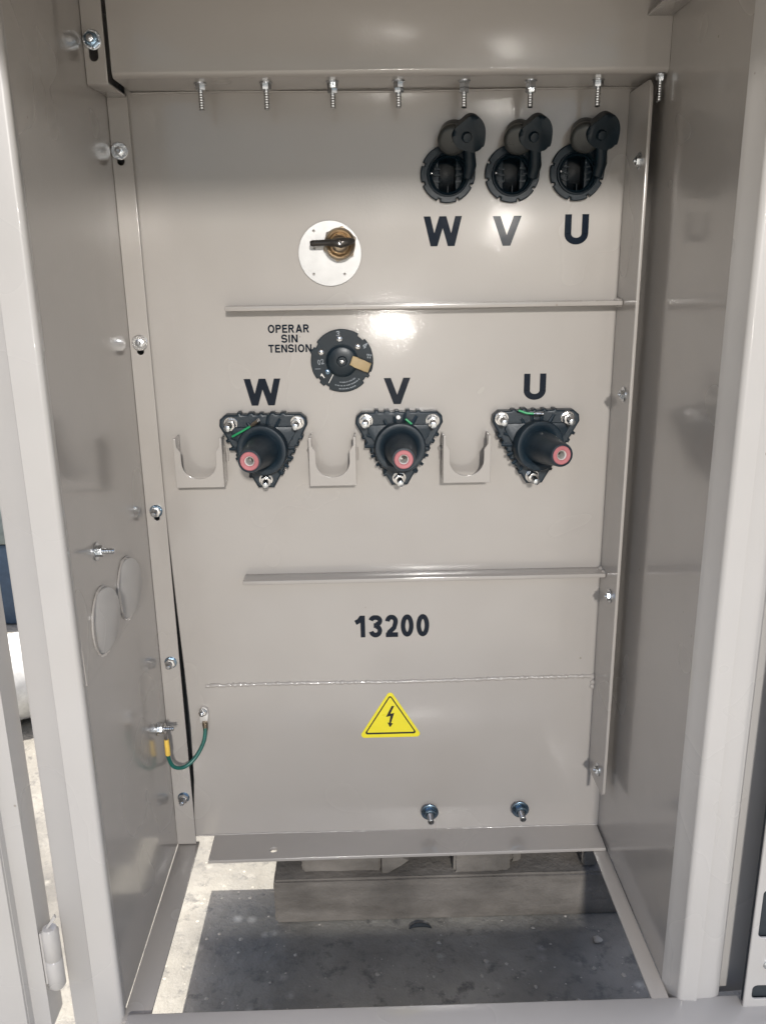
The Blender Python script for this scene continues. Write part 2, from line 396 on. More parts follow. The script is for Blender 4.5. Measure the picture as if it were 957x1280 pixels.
# bracket plate on the right, square to the tank
r_ = .009
bp = [(.0, -.657), (-.0687+r_, -.657)]+[(-.0687+r_+r_*math.cos(a), -.657+r_+r_*math.sin(a)) for a in [R(270-90*i/6) for i in range(1, 7)]]+[(-.0710, .160), (-.0685, .172), (-.062, .1785), (0, .1785)]
sheet('bracket_plate', [bp], 'YZ', .2955, .0040, PAINT, CAB, .0012)
# header: face, rounded lower corner, underside, top return
prof = [(-.071, .262), (-.071, .1895)]+[(-.065+.006*math.cos(R(180+90*i/6)), .1895+.006*math.sin(R(180+90*i/6))) for i in range(1, 7)]+[(-.003, .1835)]
inner = [(-.003, .1860)]+[(-.0645+.004*math.cos(R(270-90*i/4)), .1900+.004*math.sin(R(270-90*i/4))) for i in range(0, 5)]+[(-.0685, .262)]
def extrude_x(name, pts, x0, x1, mat, par, label=None, angle=35):
    bm = bmesh.new(); a = [bm.verts.new((x0, p[0], p[1])) for p in pts]; b = [bm.verts.new((x1, p[0], p[1])) for p in pts]; n = len(pts)
    bm.faces.new(a); bm.faces.new(b[::-1])
    for i in range(n): bm.faces.new([a[i], b[i], b[(i+1) % n], a[(i+1) % n]])
    bmesh.ops.triangulate(bm, faces=[f for f in bm.faces if len(f.verts) > 4]); bmesh.ops.recalc_face_normals(bm, faces=bm.faces)
    me = bpy.data.meshes.new(name); bm.to_mesh(me); bm.free(); return finish(me, name, mat, par, label, None, angle)
def extrude_z(name, pts, z0, z1, mat, par, label=None, angle=35):
    bm = bmesh.new(); a = [bm.verts.new((p[0], p[1], z0)) for p in pts]; b = [bm.verts.new((p[0], p[1], z1)) for p in pts]; n = len(pts)
    bm.faces.new(a); bm.faces.new(b[::-1])
    for i in range(n): bm.faces.new([a[i], b[i], b[(i+1) % n], a[(i+1) % n]])
    bmesh.ops.triangulate(bm, faces=[f for f in bm.faces if len(f.verts) > 4]); bmesh.ops.recalc_face_normals(bm, faces=bm.faces)
    me = bpy.data.meshes.new(name); bm.to_mesh(me); bm.free(); return finish(me, name, mat, par, label, None, angle)
HEAD = extrude_x('header_beam', prof+inner, -.2427, XR-.0003, PAINT, CAB)
bead('header_weld', (-.2420, -.0010, .1822), (.309, -.0010, .1822), .0012, 100, HEAD, jag=.2)
MB().box(-.2425, XR-.0003, -.0845, -.0712, .2525, .2550, .0008).build('header_lip', PAINT, HEAD)
# tank cover above the header underside so that the compartment is closed at the top
MB().box(XL, XR+.02, -.066, .62, .2630, .2680).build('tank_cover', PAINT, CAB)
MB().box(XL-.012, XR+.02, -.745, .02, ZT+.0005, ZT+.006, .001).build('shade_canopy', PAINT, CAB)  # unseen canopy, made this long to cast the shadow line on the tank
MB().box(.2860, XR-.0003, -.262, -.0714, .2338, .2368, .0006).build('corner_ledge', PAINT, CAB)
# jambs: folded profiles, extruded up
def rnd(cx, cy, r, a0, a1, n=6): return [(cx+r*math.cos(R(a0+(a1-a0)*i/n)), cy+r*math.sin(R(a0+(a1-a0)*i/n))) for i in range(n+1)]
t_ = .0025
outerL = [(XL, -.2722)]+rnd(-.2745, -.2795, .0075, 0, -78, 8)+[(-.2930, -.2872)]
jl = [(XL+.0002, -.2720), (XL+.0002, -.2745), (-.2665, -.2800)]+rnd(-.2712, -.2822, .0050, 10, -85, 6)+[(-.2928, -.2878), (-.2945, -.2858), (-.3165, -.2848), (-.3188, -.2835), (-.3195, -.2790), (-.3195, -.2200), (-.3170, -.2200), (-.3170, -.2800), (-.2928, -.2825), (-.2735, -.2830), (-.2705, -.2720)]
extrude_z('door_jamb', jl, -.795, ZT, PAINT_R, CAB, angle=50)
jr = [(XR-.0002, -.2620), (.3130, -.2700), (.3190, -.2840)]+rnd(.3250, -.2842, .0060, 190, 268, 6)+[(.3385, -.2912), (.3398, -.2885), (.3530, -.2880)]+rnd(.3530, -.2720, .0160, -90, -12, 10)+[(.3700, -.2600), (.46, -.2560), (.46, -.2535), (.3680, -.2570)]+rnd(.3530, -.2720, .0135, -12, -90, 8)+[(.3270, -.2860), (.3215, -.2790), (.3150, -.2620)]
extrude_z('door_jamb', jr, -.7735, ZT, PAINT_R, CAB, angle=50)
# open left door
dz0, dz1 = -.752, .26
dp = [(-.3350, -.3010), (-.3350, -.2700), (-.3375, -.2700), (-.3375, -.2985), (-.3515, -.2985), (-.3535, -.3080), (-.90, -.4300), (-.90, -.4330), (-.3545, -.3110), (-.3525, -.3010)]
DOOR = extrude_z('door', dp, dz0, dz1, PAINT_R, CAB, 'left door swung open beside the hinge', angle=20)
m = MB(); m.lathe([(.0, .0005), (.0065, .001), (.0085, .004), (.0085, .034), (.0075, .0355), (.0085, .037), (.0085, .069), (.0065, .073), (0, .0735)], (-.3245, -.2975, -.7010), (0, 0, 1), 20)
m.box(-.3345, -.3255, -.3000, -.2965, -.695, -.633)
m.build('hinge', PAINT_R, DOOR)
m = MB(); m.prism([(0, -.002), (.002, -.002), (.0125, .012), (.0115, .016)], (-.3290, -.2960, -.628), (0, -1, 0), .003, up=(0, 0, 1)); m.build('hinge_pin', PAINT_R, DOOR)
# right open panel with louvre slots
slx = .3905
def rslot(x0, x1, z0, z1, r=.005):
    f = lambda cx_, cz_, a0: [(cx_+r*math.cos(R(a0+18*k)), cz_+r*math.sin(R(a0+18*k))) for k in range(6)]
    return f(x0+r, z0+r, 180)+f(x1-r, z0+r, 270)+f(x1-r, z1-r, 0)+f(x0+r, z1-r, 90)
sp = [rect(.3840, .62, -.776, ZT)] + [rslot(.3905+dx, .60, zc-hh/2, zc+hh/2) for dx, zc, hh in ((0, -.635, .058), (.0015, -.7335, .0175))] + [rslot(.3895, .60, zc-.029, zc+.029) for zc in ()]
PANEL = sheet('side_panel', sp, 'XZ', -.2990, .003, PAINT_R, CAB, .001, label='right panel beside the jamb with dark cut-out slots')
MB().box(.3862, .62, -.2950, -.2900, -.776, ZT).build('slot_shade_back', DARKV, PANEL)  # dark backing added in place of the shaded hollow behind the slots
MB().lathe([(.0, .006), (.003, .0055), (.0035, .002), (.0045, .0015), (.0045, 0)], (.4040, -.3005, -.698), (0, -1, 0), 16).build('panel_stud', ZINC, PANEL)
MB().box(.376, .62, -.33, -.3006, -.80, -.7755, .002).build('panel_foot', PAINT_R, PANEL)

# ------------------------------------------------------------------ bolts
def bolt(pos, d, length, rs, nut_r, nut_h, wash_r, par=CAB, name='bolt', wm=ZINC, nm=ZINC, base=0, label=None, double=False):
    d = Vector(d).normalized(); pos = Vector(pos); m = MB()
    pr = [(rs*.7, base-.001)]; n = max(6, int(length/.0012))
    for i in range(n+1): pr.append((rs*(1 if i % 2 else .84), base+(length-base)*i/n))
    pr += [(rs*.6, length+.0006), (0, length+.0006)]
    m.lathe(pr, pos, d, 12); o = m.build(name, ZINC, par, label)
    m = MB(); m.prism(hexagon(nut_r, random.random()), pos+d*(base+.0014), d, nut_h, bev=nut_r*.1)
    if double: m.prism(hexagon(nut_r, random.random()), pos+d*(base+.0018+nut_h), d, nut_h*.8, bev=nut_r*.1)
    m.build('nut', nm, o)
    m = MB(); m.lathe([(0, base), (wash_r, base), (wash_r*1.0, base+.0010), (wash_r*.94, base+.0014), (nut_r*.9, base+.0014), (0, base+.0014)], pos, d, 28); m.build('washer', wm, o)
    return o
# row under the header
for i, (x, y) in enumerate([(-.1613, -.043), (-.0943, -.043), (-.0262, -.046), (.0414, -.046), (.1092, -.043), (.1784, -.040), (.2487, -.040)]):
    bolt((x, y, .1834), (0, 0, -1), .0255, .0029, .0055, .0055, .0066, double=i in (2, 3, 4, 5))
bolt((.3052, -.0640, .1834), (0, 0, -1), .0255, .0027, .0045, .0055, .0050)
# left strip: two screws with broad washers, three hexagon screws
for x, z in ((-.2590, .1244), (-.2563, -.0797)):
    bolt((x, -.0066, z), (0, -1, 0), .0058, .0024, .0050, .0022, .0090, wm=STEEL)
for x, z in ((-.2553, -.2808), (-.2545, -.4825), (-.2538, -.6822)):
    bolt((x, -.0066, z), (0, -1, 0), .0150, .0036, .0066, .0055, .0078, nm=STEEL, wm=BLUEZ)
bolt((-.2584, -.0726, .2170), (0, -1, 0), .009, .0035, .0070, .0050, .0092, nm=BLUEZ)
# stud on the wall
bolt((XL+.0002, -.2017, -.2656), (1, 0, 0), .0175, .0030, .0058, .0055, .0095)
EARTH = bolt((XL+.0002, -.0485, -.5533), (1, 0, 0), .0200, .0032, .0062, .0055, .0085, name='earthing_stud')
# bracket plate screws
for y, z in ((-.0519, .1034), (-.0492, -.1424), (-.0473, -.3881), (-.0442, -.6313)):
    bolt((.2934, y, z), (-1, 0, 0), .0062, .0024, .0056, .0032, .0085)
# studs at the foot of the tank
for x, z in ((.0775, -.7140), (.2010, -.7135)):
    o = bolt((x, -.0002, z), (0, -1, 0), .0310, .0042, .0080, .0065, .0118, wm=BLUEZ, nm=BLUEZ, base=.009)
    MB().lathe([(.0085, 0), (.0070, .0015), (.0055, .0088), (0, .0088)], (x, -.0002, z), (0, -1, 0), 20).build('welded_boss', PAINT, o)

# ------------------------------------------------------------------ bushings
def bushing(cx, cz, tip, studs, label, wire):
    # ribbed triangular clamp body
    c = [(-.0505, .0345), (-.0440, .0400), (.0440, .0400), (.0505, .0345), (.0515, .0270), (.0095, -.0480), (-.0095, -.0480), (-.0515, .0270)]
    pts = []
    def seg(a, b, n, amp):
        ax, ay = a; bx, by = b; L = math.hypot(bx-ax, by-ay); nx, ny = (by-ay)/L, -(bx-ax)/L
        if nx*((ax+bx)/2)+ny*((ay+by)/2) < 0: nx, ny = -nx, -ny
        for i in range(n):
            t0 = .16+.70*i/n+random.uniform(-.01, .01); dt = .70/n*random.uniform(.35, .55); k = amp*random.uniform(.6, 1.2)
            for t, o in ((t0, 0), (t0+.008, k), (t0+dt, k), (t0+dt+.008, 0)):
                pts.append((ax+(bx-ax)*t+nx*o, ay+(by-ay)*t+ny*o))
    for i in range(8):
        pts.append(c[i])
        if i == 1: seg(c[1], c[2], 5, .0024)
        if i == 4: seg(c[4], c[5], 6, .0030)
        if i == 6: seg(c[6], c[7], 6, .0030)
    pts = [(cx+x, cz+z) for x, z in pts]
    body = sheet('bushing', [pts[::-1]], 'XZ', -.0085, .017, RUBBER, CAB, .0022, label=label, group='bushings in a row across the tank')
    # raised clamp with radial webs
    m = MB()
    tri = [(-.040, .030), (.040, .030), (.044, .022), (.008, -.038), (-.008, -.038), (-.044, .022)]
    m.prism([(x*.86, z*.86) for x, z in tri][::-1], (cx, -.0165, cz), (0, -1, 0), .0045, up=(0, 0, 1), bev=.0014)
    m.build('clamp_ring', RUBBER, body)
    m = MB()
    for a in range(0, 360, 20):
        if min(abs((a-q+180) % 360-180) for q in (38, 142, 270)) < 16: continue
        ca, sa = math.cos(R(a)), math.sin(R(a)); r1 = .041 if 20 < (a % 120) < 100 and a < 200 else .036
        p0 = Vector((cx+ca*.026, -.0185, cz+sa*.026)); p1 = Vector((cx+ca*r1, -.0180, cz+sa*r1))
        m.tube([p0, p1], [.0026, .0018], 6)
    m.build('clamp_web', RUBBER, body)
    # tapered interface
    base = Vector((cx, -.0175, cz)); tp = Vector((tip[0], -.088, tip[1])); ax = tp-base; L = ax.length
    m = MB(); m.lathe([(.0285, -.002), (.0300, .004), (.0300, .0125), (.0288, .0150), (.0265, .0155), (.0225, .0145), (.0200, .0130), (.0188, .0150), (.0178, L*.45), (.0143, L*.84), (.0136, L*.97), (.0128, L), (.0107, L+.0002), (.0104, L-.004), (.0104, L-.03)], base, ax, 48)
    m.build('insulator_cone', RUBBER, body, angle=50)
    m = MB(); m.lathe([(.0106, L-.004), (.0106, L-.0002), (.0098, L+.0006), (.0064, L+.0004), (.0054, L-.0008), (.0052, L-.01)], base, ax, 40); m.build('end_ring', PINK, body)
    m = MB(); m.lathe([(.0056, L-.0006), (.0045, L-.0016), (.0041, L-.018), (0, L-.018)], base, ax, 32); m.build('contact', WHITEC, body)
    m = MB(); x_, y_, z_ = basis(ax)
    m.lathe([(0, L-.0105), (.0020, L-.0108), (.0020, L-.0185)], base+x_*.0009, ax, 12); m.build('contact_pin', DARKM, body)
    for sx, sz in studs:
        d = Vector((random.uniform(-.10, .10), -1, random.uniform(-.14, -.04)))
        o = bolt((sx, -.0165, sz), d, .0215, .0037, .0070, .0075, .0084, par=body, name='stud', nm=STEEL, wm=STEEL)
    # drain wire
    if wire:
        w = MB(); w.tube(wire[0], .0013, 10); wo = w.build('drain_wire', GREEN, body)
        if len(wire) > 1:
            a, b = Vector(wire[1][0]), Vector(wire[1][1])
            w = MB(); w.tube([a, a.lerp(b, .25), a.lerp(b, .3), b], [.0012, .0012, .0021, .0021], 10); w.build('ferrule', BRASS if cx < 0 else STEEL, body)
            w = MB(); w.lathe([(0, 0), (.0024, .0005), (.0024, .003), (0, .0035)], b, b-a, 12); w.build('ferrule_tip', STEEL, body)
    return body
b1 = bushing(-.1192, -.2035, (-.1278, -.2032), [(-.1566, -.1735), (-.0790, -.1732), (-.1192, -.2415)], 'triangular dark bushing under the large W, green wire across its left corner',
        [[(-.1545, -.0255, -.1872), (-.1440, -.0290, -.1813), (-.1322, -.0315, -.1745)], [(-.1322, -.0315, -.1745), (-.1235, -.033, -.1685)]])
b2 = bushing(.0403, -.2035, (.0420, -.2045), [(.0015, -.1728), (.0795, -.1740), (.0396, -.2425)], 'triangular dark bushing under the large middle V, white dot at its top',
        [[(.0474, -.0235, -.1705), (.0510, -.0240, -.1735), (.0545, -.0240, -.1765)]])
MB().lathe([(0, .0012), (.0020, .001), (.0026, 0)], (.0391, -.0205, -.1690), (0, -1, 0), 16).build('white_dot', WHITEP, b2)
b3 = bushing(.2020, -.2045, (.2172, -.2030), [(.1608, -.1732), (.2385, -.1735), (.1990, -.2432)], 'triangular dark bushing under the large U, its cone tilted to the right',
        [[(.1790, -.0250, -.1625), (.1880, -.0275, -.1655), (.1960, -.0275, -.1662)], [(.1960, -.0275, -.1662), (.2045, -.0270, -.1665)]])

# ------------------------------------------------------------------ parking brackets
for x0, x1, zt, zb in ((-.2232, -.1670, -.1880, -.2468), (-.0662, -.0112, -.1895, -.2478), (.0912, .1470, -.1905, -.2472)):
    w = x1-x0; cx = (x0+x1)/2; rI = w*.36; zc = zt-.0275
    o = [(x0, zb), (x1, zb), (x1, zt)] + [(x1-.0030, zt), (cx+rI+.0045, zt-.0100), (cx+rI, zt-.0165)] + [(cx+rI*math.cos(R(-a)), zc-.002+rI*.93*math.sin(R(-a))) for a in range(0, 181, 12)] + [(cx-rI, zt-.0165), (cx-rI-.0045, zt-.0100), (x0+.0030, zt), (x0, zt)]
    fr = sheet('parking_bracket', [o], 'XZ', -.0280, .0022, PAINT, CAB, .0005, group='U-shaped parking brackets beside the bushings',
               label='U-shaped bracket ' + ('left of the W bushing' if x0 < -.2 else 'between the W and V bushings' if x0 < 0 else 'between the V and U bushings'))
    MB().box(x0, x0+.0022, -.0270, .0002, zb+.0005, zt-.0005, .0005).build('bracket_cheek', PAINT, fr)
    MB().box(x1-.0022, x1, -.0270, .0002, zb+.0005, zt-.0005, .0005).build('bracket_cheek', PAINT, fr)
    m = MB(); m.lathe([(0, .003), (.0025, .0022), (.004, 0)], (x0-.001, 0, (zt+zb)/2+.008), (-.3, -1, 0), 12); m.tube([(x1+.0008, 0, zt-.018), (x1+.0012, 0, zt-.026), (x1+.0008, 0, zt-.034)], .0018, 8)
    m.tube([(x0-.0008, 0, zt-.018), (x0-.0012, 0, zt-.026), (x0-.0008, 0, zt-.034)], .0018, 8)
    m.build('bracket_weld', PAINT, fr, angle=60)

# ------------------------------------------------------------------ fuse sockets with caps
def socket(cx, cz, label, flip):
    n = 96; rim = []
    notches = [200+flip, 250+flip, 292+flip, 335+flip, 20, 160+flip/2]
    for i in range(n*3):
        a = 360*i/(n*3); r = .0302
        if min(abs((a-q+180) % 360-180) for q in notches) < 2.6: r = .0272
        rim.append((cx+r*math.cos(R(a)), cz+r*math.sin(R(a))))
    ring = sheet('fuse_socket', [rim, circ(cx, cz-.001, .0222, 48, .98)], 'XZ', -.0030, .0060, RUBBER2, CAB, .0012, label=label, group='fuse sockets along the top right')
    m = MB(); m.lathe([(.0224, .0075), (.0212, .0078), (.0206, .0050), (.0200, -.004), (.0190, -.030), (.0150, -.034), (0, -.034)], (cx, 0, cz-.001), (0, -1, 0), 48)
    cup = m.build('socket_cup', RUBBER2, ring, angle=50)
    m = MB()
    for sx in (-1, 1):       # ribbed cheeks either side of the dark slot
        q = [(.0090, -.0165), (.0145, -.0120), (.0180, -.003), (.0180, .004), (.0145, .0120), (.0095, .0165)]
        if sx < 0: q = [(-a, b) for a, b in q][::-1]
        m.prism(q, (cx, .0200, cz-.001), (0, -1, 0), .0190, up=(0, 0, 1), bev=.001)
        for k in range(3): m.box(min(sx*.0085, sx*.0150)+cx, max(sx*.0085, sx*.0150)+cx, -.0018, .004, cz-.0075+k*.0065-.0009, cz-.0075+k*.0065+.0009)
    m.build('socket_jaw', RUBBER2, ring)
    m = MB(); m.lathe([(.0205, .0035), (.0190, .0045), (.0180, .0030), (.0205, .0020)], (cx, 0, cz-.001), (0, -1, 0), 48)
    m.box(cx-.0003, cx+.0003, -.0050, .010, cz-.0195, cz-.0120); m.box(cx-.0195, cx-.0120, -.0052, -.0028, cz-.0006, cz+.0006); m.box(cx+.0120, cx+.0195, -.0052, -.0028, cz-.0006, cz+.0006)
    m.build('socket_lip', RUBBER2, ring, angle=60)
    m = MB()
    for sx in (-1, 1): m.lathe([(0, .0014), (.0009, .001), (.0012, 0)], (cx+sx*.0180, -.0050, cz+.0010), (0, -1, 0), 10)
    m.build('latch', STEEL, ring)
    # strap and cap hanging above
    m = MB(); m.tube([(cx+.0215, -.008, cz-.004), (cx+.0235, -.013, cz+.008), (cx+.0215, -.020, cz+.020), (cx+.0180, -.026, cz+.032)], [.0058, .0068, .0062, .0055], 10); m.build('strap', RUBBER2, ring, angle=60)
    d = Vector((-.20, -1, -.52))
    m = MB(); m.lathe([(0, .0), (.0152, .0), (.0160, .002), (.0160, .008), (.0150, .0105), (.0115, .0118), (0, .0125)], (cx+.0040, -.0165, cz+.0350), d, 40)
    cap = m.build('cap', CAPM, ring, angle=50)
    m = MB(); m.lathe([(.0140, -.014), (.0152, -.012), (.0152, 0)], (cx+.0040, -.0165, cz+.0350), d, 32); m.build('cap_neck', RUBBER2, cap)
    pts = []
    for i in range(60):
        a = 2*math.pi*i/60; r = .0178+.0017*math.cos(3*(a-R(70)))+.0004*math.sin(5*a); pts.append((r*math.cos(a), r*math.sin(a)))
    m = MB(); m.prism(pts, (cx+.0195, -.0190, cz+.0400), (.10, -1, -.35), .0150, up=(0, 0, 1), bev=.0045); m.build('cap_knob', RUBBER2, cap, angle=50)
    m = MB(); m.lathe([(0, .004), (.0045, .0032), (.0055, 0)], (cx+.0170, -.0345, cz+.0330), (.10, -1, -.35), 20); m.build('knob_boss', RUBBER2, cap, angle=60)
    return ring
socket(.0967, .0975, 'black notched fuse socket above the small W, cap hinged up', 0)
socket(.1678, .0970, 'black notched fuse socket above the small V, between two others', -8)
socket(.2395, .0980, 'black notched fuse socket above the small U, cap nearest the bracket plate', 6)

# ------------------------------------------------------------------ drain / pressure valve on its round plate
gh = [(-.0530, .0400), (-.0545, -.0065), (-.0195, -.0070), (-.0525, .0215)]
vp = sheet('valve_plate', [circ(-.0355, .0155, .0355, 72)]+[circ(x, z, .0013, 10) for x, z in gh], 'XZ', -.00125, .0025, ALU, CAB, .0004, label='round silver plate carrying the brass relief valve')
m = MB(); m.prism(hexagon(.0195, .35), (-.0240, -.0025, .0255), (0, -1, 0), .0065, up=(0, 0, 1), bev=.0012); m.build('valve_nut', BRASS, vp)
m = MB(); m.lathe([(.0172, .0085), (.0176, .0105), (.0172, .014), (.0163, .0155), (.0135, .0145), (.0120, .0120), (.0105, .0150), (.0090, .0185), (.0050, .0200), (0, .0205)], (-.0240, 0, .0255), (0, -1, 0), 48); m.build('valve_dome', BRASS, vp, angle=50)
m = MB(); m.tube([(-.0560, -.0160, .0262), (-.0540, -.0165, .0264), (-.042, -.0178, .0268), (-.030, -.0205, .0268), (-.023, -.0235, .0262), (-.013, -.0215, .0275), (-.0085, -.017, .0285)], [.0028, .0034, .0033, .0042, .0058, .0040, .0025], 14); m.build('valve_handle', DARKM, vp, angle=60)
m = MB(); m.lathe([(.0022, .0280), (.0026, .0295), (.0018, .0300), (.0012, .0290), (0, .0288)], (-.0235, 0, .0262), (0, -1, 0), 16); m.build('valve_screw', STEEL, vp)

# ------------------------------------------------------------------ tap changer dial
cx, cz = -.0251, -.1042; rim = []
for i in range(288):
    a = 360*i/288; r = .0363
    for q, wd, dp_ in ((50, 7, .0028), (148, 5, .0026), (218, 4, .0024), (238, 5, .0026), (320, 6, .003), (335, 3, .002), (162, 4, -.0015)):
        if abs((a-q+180) % 360-180) < wd: r = .0363-dp_
    rim.append((cx+r*math.cos(R(a)), cz+r*math.sin(R(a))))
dial = sheet('tap_changer_dial', [rim], 'XZ', -.0022, .0044, RUBBER2, CAB, .0008, label='round black tap changer dial right of OPERAR SIN TENSION')
m = MB(); m.lathe([(.0190, 0), (.0188, .0012), (.0170, .0020), (.0166, .0040), (.0150, .0048), (.0060, .0049), (.0050, .0085), (0, .0087)], (cx, -.0044, cz), (0, -1, 0), 48); m.build('dial_hub', RUBBER2, dial, angle=50)
m = MB(); m.lathe([(.0022, .0070), (.0026, .0100), (.0020, .0108), (.0010, .0096), (0, .0096)], (cx, -.0040, cz), (0, -1, 0), 14); m.build('hub_screw', STEEL, dial)
for x, z, mt in ((-.0491, -.0940, STEEL), (-.0274, -.0789, ZINC), (-.0065, -.0883, STEEL), (-.0424, -.1165, BLUEZ)):
    m = MB(); m.lathe([(.0036, 0), (.0036, .0012), (.0026, .0020), (0, .0022)], (x, -.0044, z), (0, -1, 0), 18); sc = m.build('dial_screw', mt, dial)
    m = MB(); m.box(-.0026, .0026, -.0004, .0, -.0004, .0004); m.bm.transform(Matrix.Translation((x, -.0064, z)) @ Matrix.Rotation(R(35+x*900), 4, 'Y')); m.build('screw_slot', BLACKS, sc)
def rot_box(name, c, hx, hz, y0, y1, ang, mat, par, bev=0, label=None):
    m = MB(); m.box(-hx, hx, y0, y1, -hz, hz, bev); m.bm.transform(Matrix.Translation((c[0], 0, c[1])) @ Matrix.Rotation(ang, 4, 'Y')); return m.build(name, mat, par, label)
# pointer wrapped in tape
pts = [(-.0112, .0052), (-.0106, -.0060), (-.004, -.0054), (.005, -.0064), (.0124, -.0057), (.0118, .0058), (.004, .0050), (-.005, .0059)]
m = MB(); m.prism(pts, (0, 0, 0), (0, -1, 0), .0032, up=(0, 0, 1), bev=.0008)
m.bm.transform(Matrix.Translation((-.0043, -.0100, -.1072)) @ Matrix.Rotation(R(24), 4, 'Y')); m.build('tape_wrapped_pointer', TAPE, dial)
m = MB(); m.box(-.009, .0145, -.0095, -.0050, -.0050, .0045, .001); m.bm.transform(Matrix.Translation((-.0043, 0, -.1072)) @ Matrix.Rotation(R(24), 4, 'Y')); m.build('pointer', RUBBER2, dial)
writing('dial_number', '3', -.0290, -.0730, .0060, .0040, .18, -.0046, dial, GREYPR)
writing('dial_number', '4', .0020, -.0868, .0072, .0042, .18, -.0046, dial, GREYPR, rot=-.6)
writing('dial_number', '1', -.0485, -.1215, .0060, .0036, .20, -.0046, dial, WHITEC, rot=.6)
writing('dial_number', '02', -.0500, -.1050, .0058, .0072, .15, -.0046, dial, GREYPR, rot=.2)
rot_box('dial_mark', (-.0385, -.1245), .0004, .0058, -.0050, -.0040, R(28), WHITEC, dial)
rot_box('dial_mark', (-.0535, -.1130), .0032, .0003, -.0050, -.0040, R(0), GREYPR, dial)
m = MB()
for rad, a0, a1, hgt in ((.0248, 262, 306, .0017), (.0288, 252, 310, .0015), (.0325, 262, 296, .0014)):   # worn illegible small print: broken dashes
    a = a0
    while a < a1:
        st = random.uniform(1.2, 3.4)
        p = Vector((cx+rad*math.cos(R(a+st/2)), 0, cz+rad*math.sin(R(a+st/2))))
        bmq = bmesh.new(); hw = rad*R(st)/2*.75
        bm2 = [m.bm.verts.new(Matrix.Translation(p) @ Matrix.Rotation(-R(a+st/2)-math.pi/2, 4, 'Y') @ Vector(q)) for q in ((-hw, -.0047, -hgt/2), (hw, -.0047, -hgt/2), (hw, -.0047, hgt*random.uniform(.2, .5)), (-hw, -.0047, hgt/2))]
        m.bm.faces.new(bm2); bmq.free(); a += st+random.choice((.3, .5, 1.6))
for x, z in ((.0045, -.0975), (.0065, -.0978), (.0088, -.0982), (.0050, -.1005), (.0075, -.1008)):
    v = [m.bm.verts.new((x+dx, -.0047, z+dz)) for dx, dz in ((-.0008, -.001), (.0007, -.001), (.0006, .0009), (-.0006, .001))]; m.bm.faces.new(v)
m.build('dial_small_print', GREYPR, dial)

# ------------------------------------------------------------------ writing on the tank
for t, x, z, h, w in (('W', .0917, .0378, .0320, .0425), ('V', .1640, .0372, .0320, .0320), ('U', .2428, .0378, .0325, .0270),
                      ('W', -.1196, -.1396, .0315, .0425), ('V', .0388, -.1410, .0310, .0310), ('U', .2020, -.1388, .0310, .0262)):
    writing('phase_letter', t, x, z, h, w, .225, -.0001, CAB, INK, label=('small ' if z > 0 else 'large ')+'black letter '+t+(' below a fuse socket' if z > 0 else ' above a bushing'))
writing('voltage_number', '13200', .0288, -.4418, .0300, .0965, .215, -.0001, CAB, INK, label='black number 13200 below the lower rib')
writing('lettering', 'OPERAR', -.0858, -.0668, .0092, .0480, .205, -.0001, CAB, INK)
writing('lettering', 'SIN', -.0852, -.0781, .0090, .0188, .205, -.0001, CAB, INK)
writing('lettering', 'TENSION', -.0852, -.0893, .0090, .0500, .205, -.0001, CAB, INK)
# warning triangle
def tri(cx, cz, hw, h, r):
    c = [(cx-hw, cz-h/2), (cx+hw, cz-h/2), (cx, cz+h/2)]; out = []
    for i in range(3):
        p = Vector(c[i]); a = (Vector(c[i-1])-p).normalized(); b = (Vector(c[(i+1) % 3])-p).normalized()
        half = a.angle(b)/2; q = p+(a+b).normalized()*(r/math.sin(half)); s = q.copy()
        a0 = math.atan2((p-s).y, (p-s).x); sw = math.pi/2-half
        for k in range(9): t = a0-sw+2*sw*k/8; out.append((s.x+r*math.cos(t), s.y+r*math.sin(t)))
    return out
tc = (.0258, -.5675)
sgn = sheet('warning_label', [tri(*tc, .0425, .0700, .0045)], 'XZ', -.00025, .0005, YSIGN, CAB, .0001, label='yellow triangular high voltage warning sticker with black bolt')
sheet('warning_border', [tri(tc[0], tc[1]-.0009, .0352, .0580, .0025), tri(tc[0], tc[1]-.0012, .0318, .0525, .0012)], 'XZ', -.00065, .0003, BLACKS, sgn, .00005)
bz = [(.0015, .0165), (-.0065, .0000), (-.0012, .0018), (-.0035, -.0095), (-.0058, -.0088), (-.0030, -.0165), (.0012, -.0102), (-.0010, -.0098), (.0055, .0062), (.0003, .0048), (.0060, .0165)]
bz = [(.0018, .0150), (-.0058, -.0010), (.0002, .0004), (-.0018, -.0098), (-.0040, -.0092), (-.0008, -.0165), (.0034, -.0108), (.0008, -.0102), (.0052, .0048), (.0000, .0036), (.0052, .0150)]
sheet('lightning_bolt', [[(tc[0]+x, tc[1]-.0035+z) for x, z in bz][::-1]], 'XZ', -.00065, .0003, BLACKS, sgn, .00005)

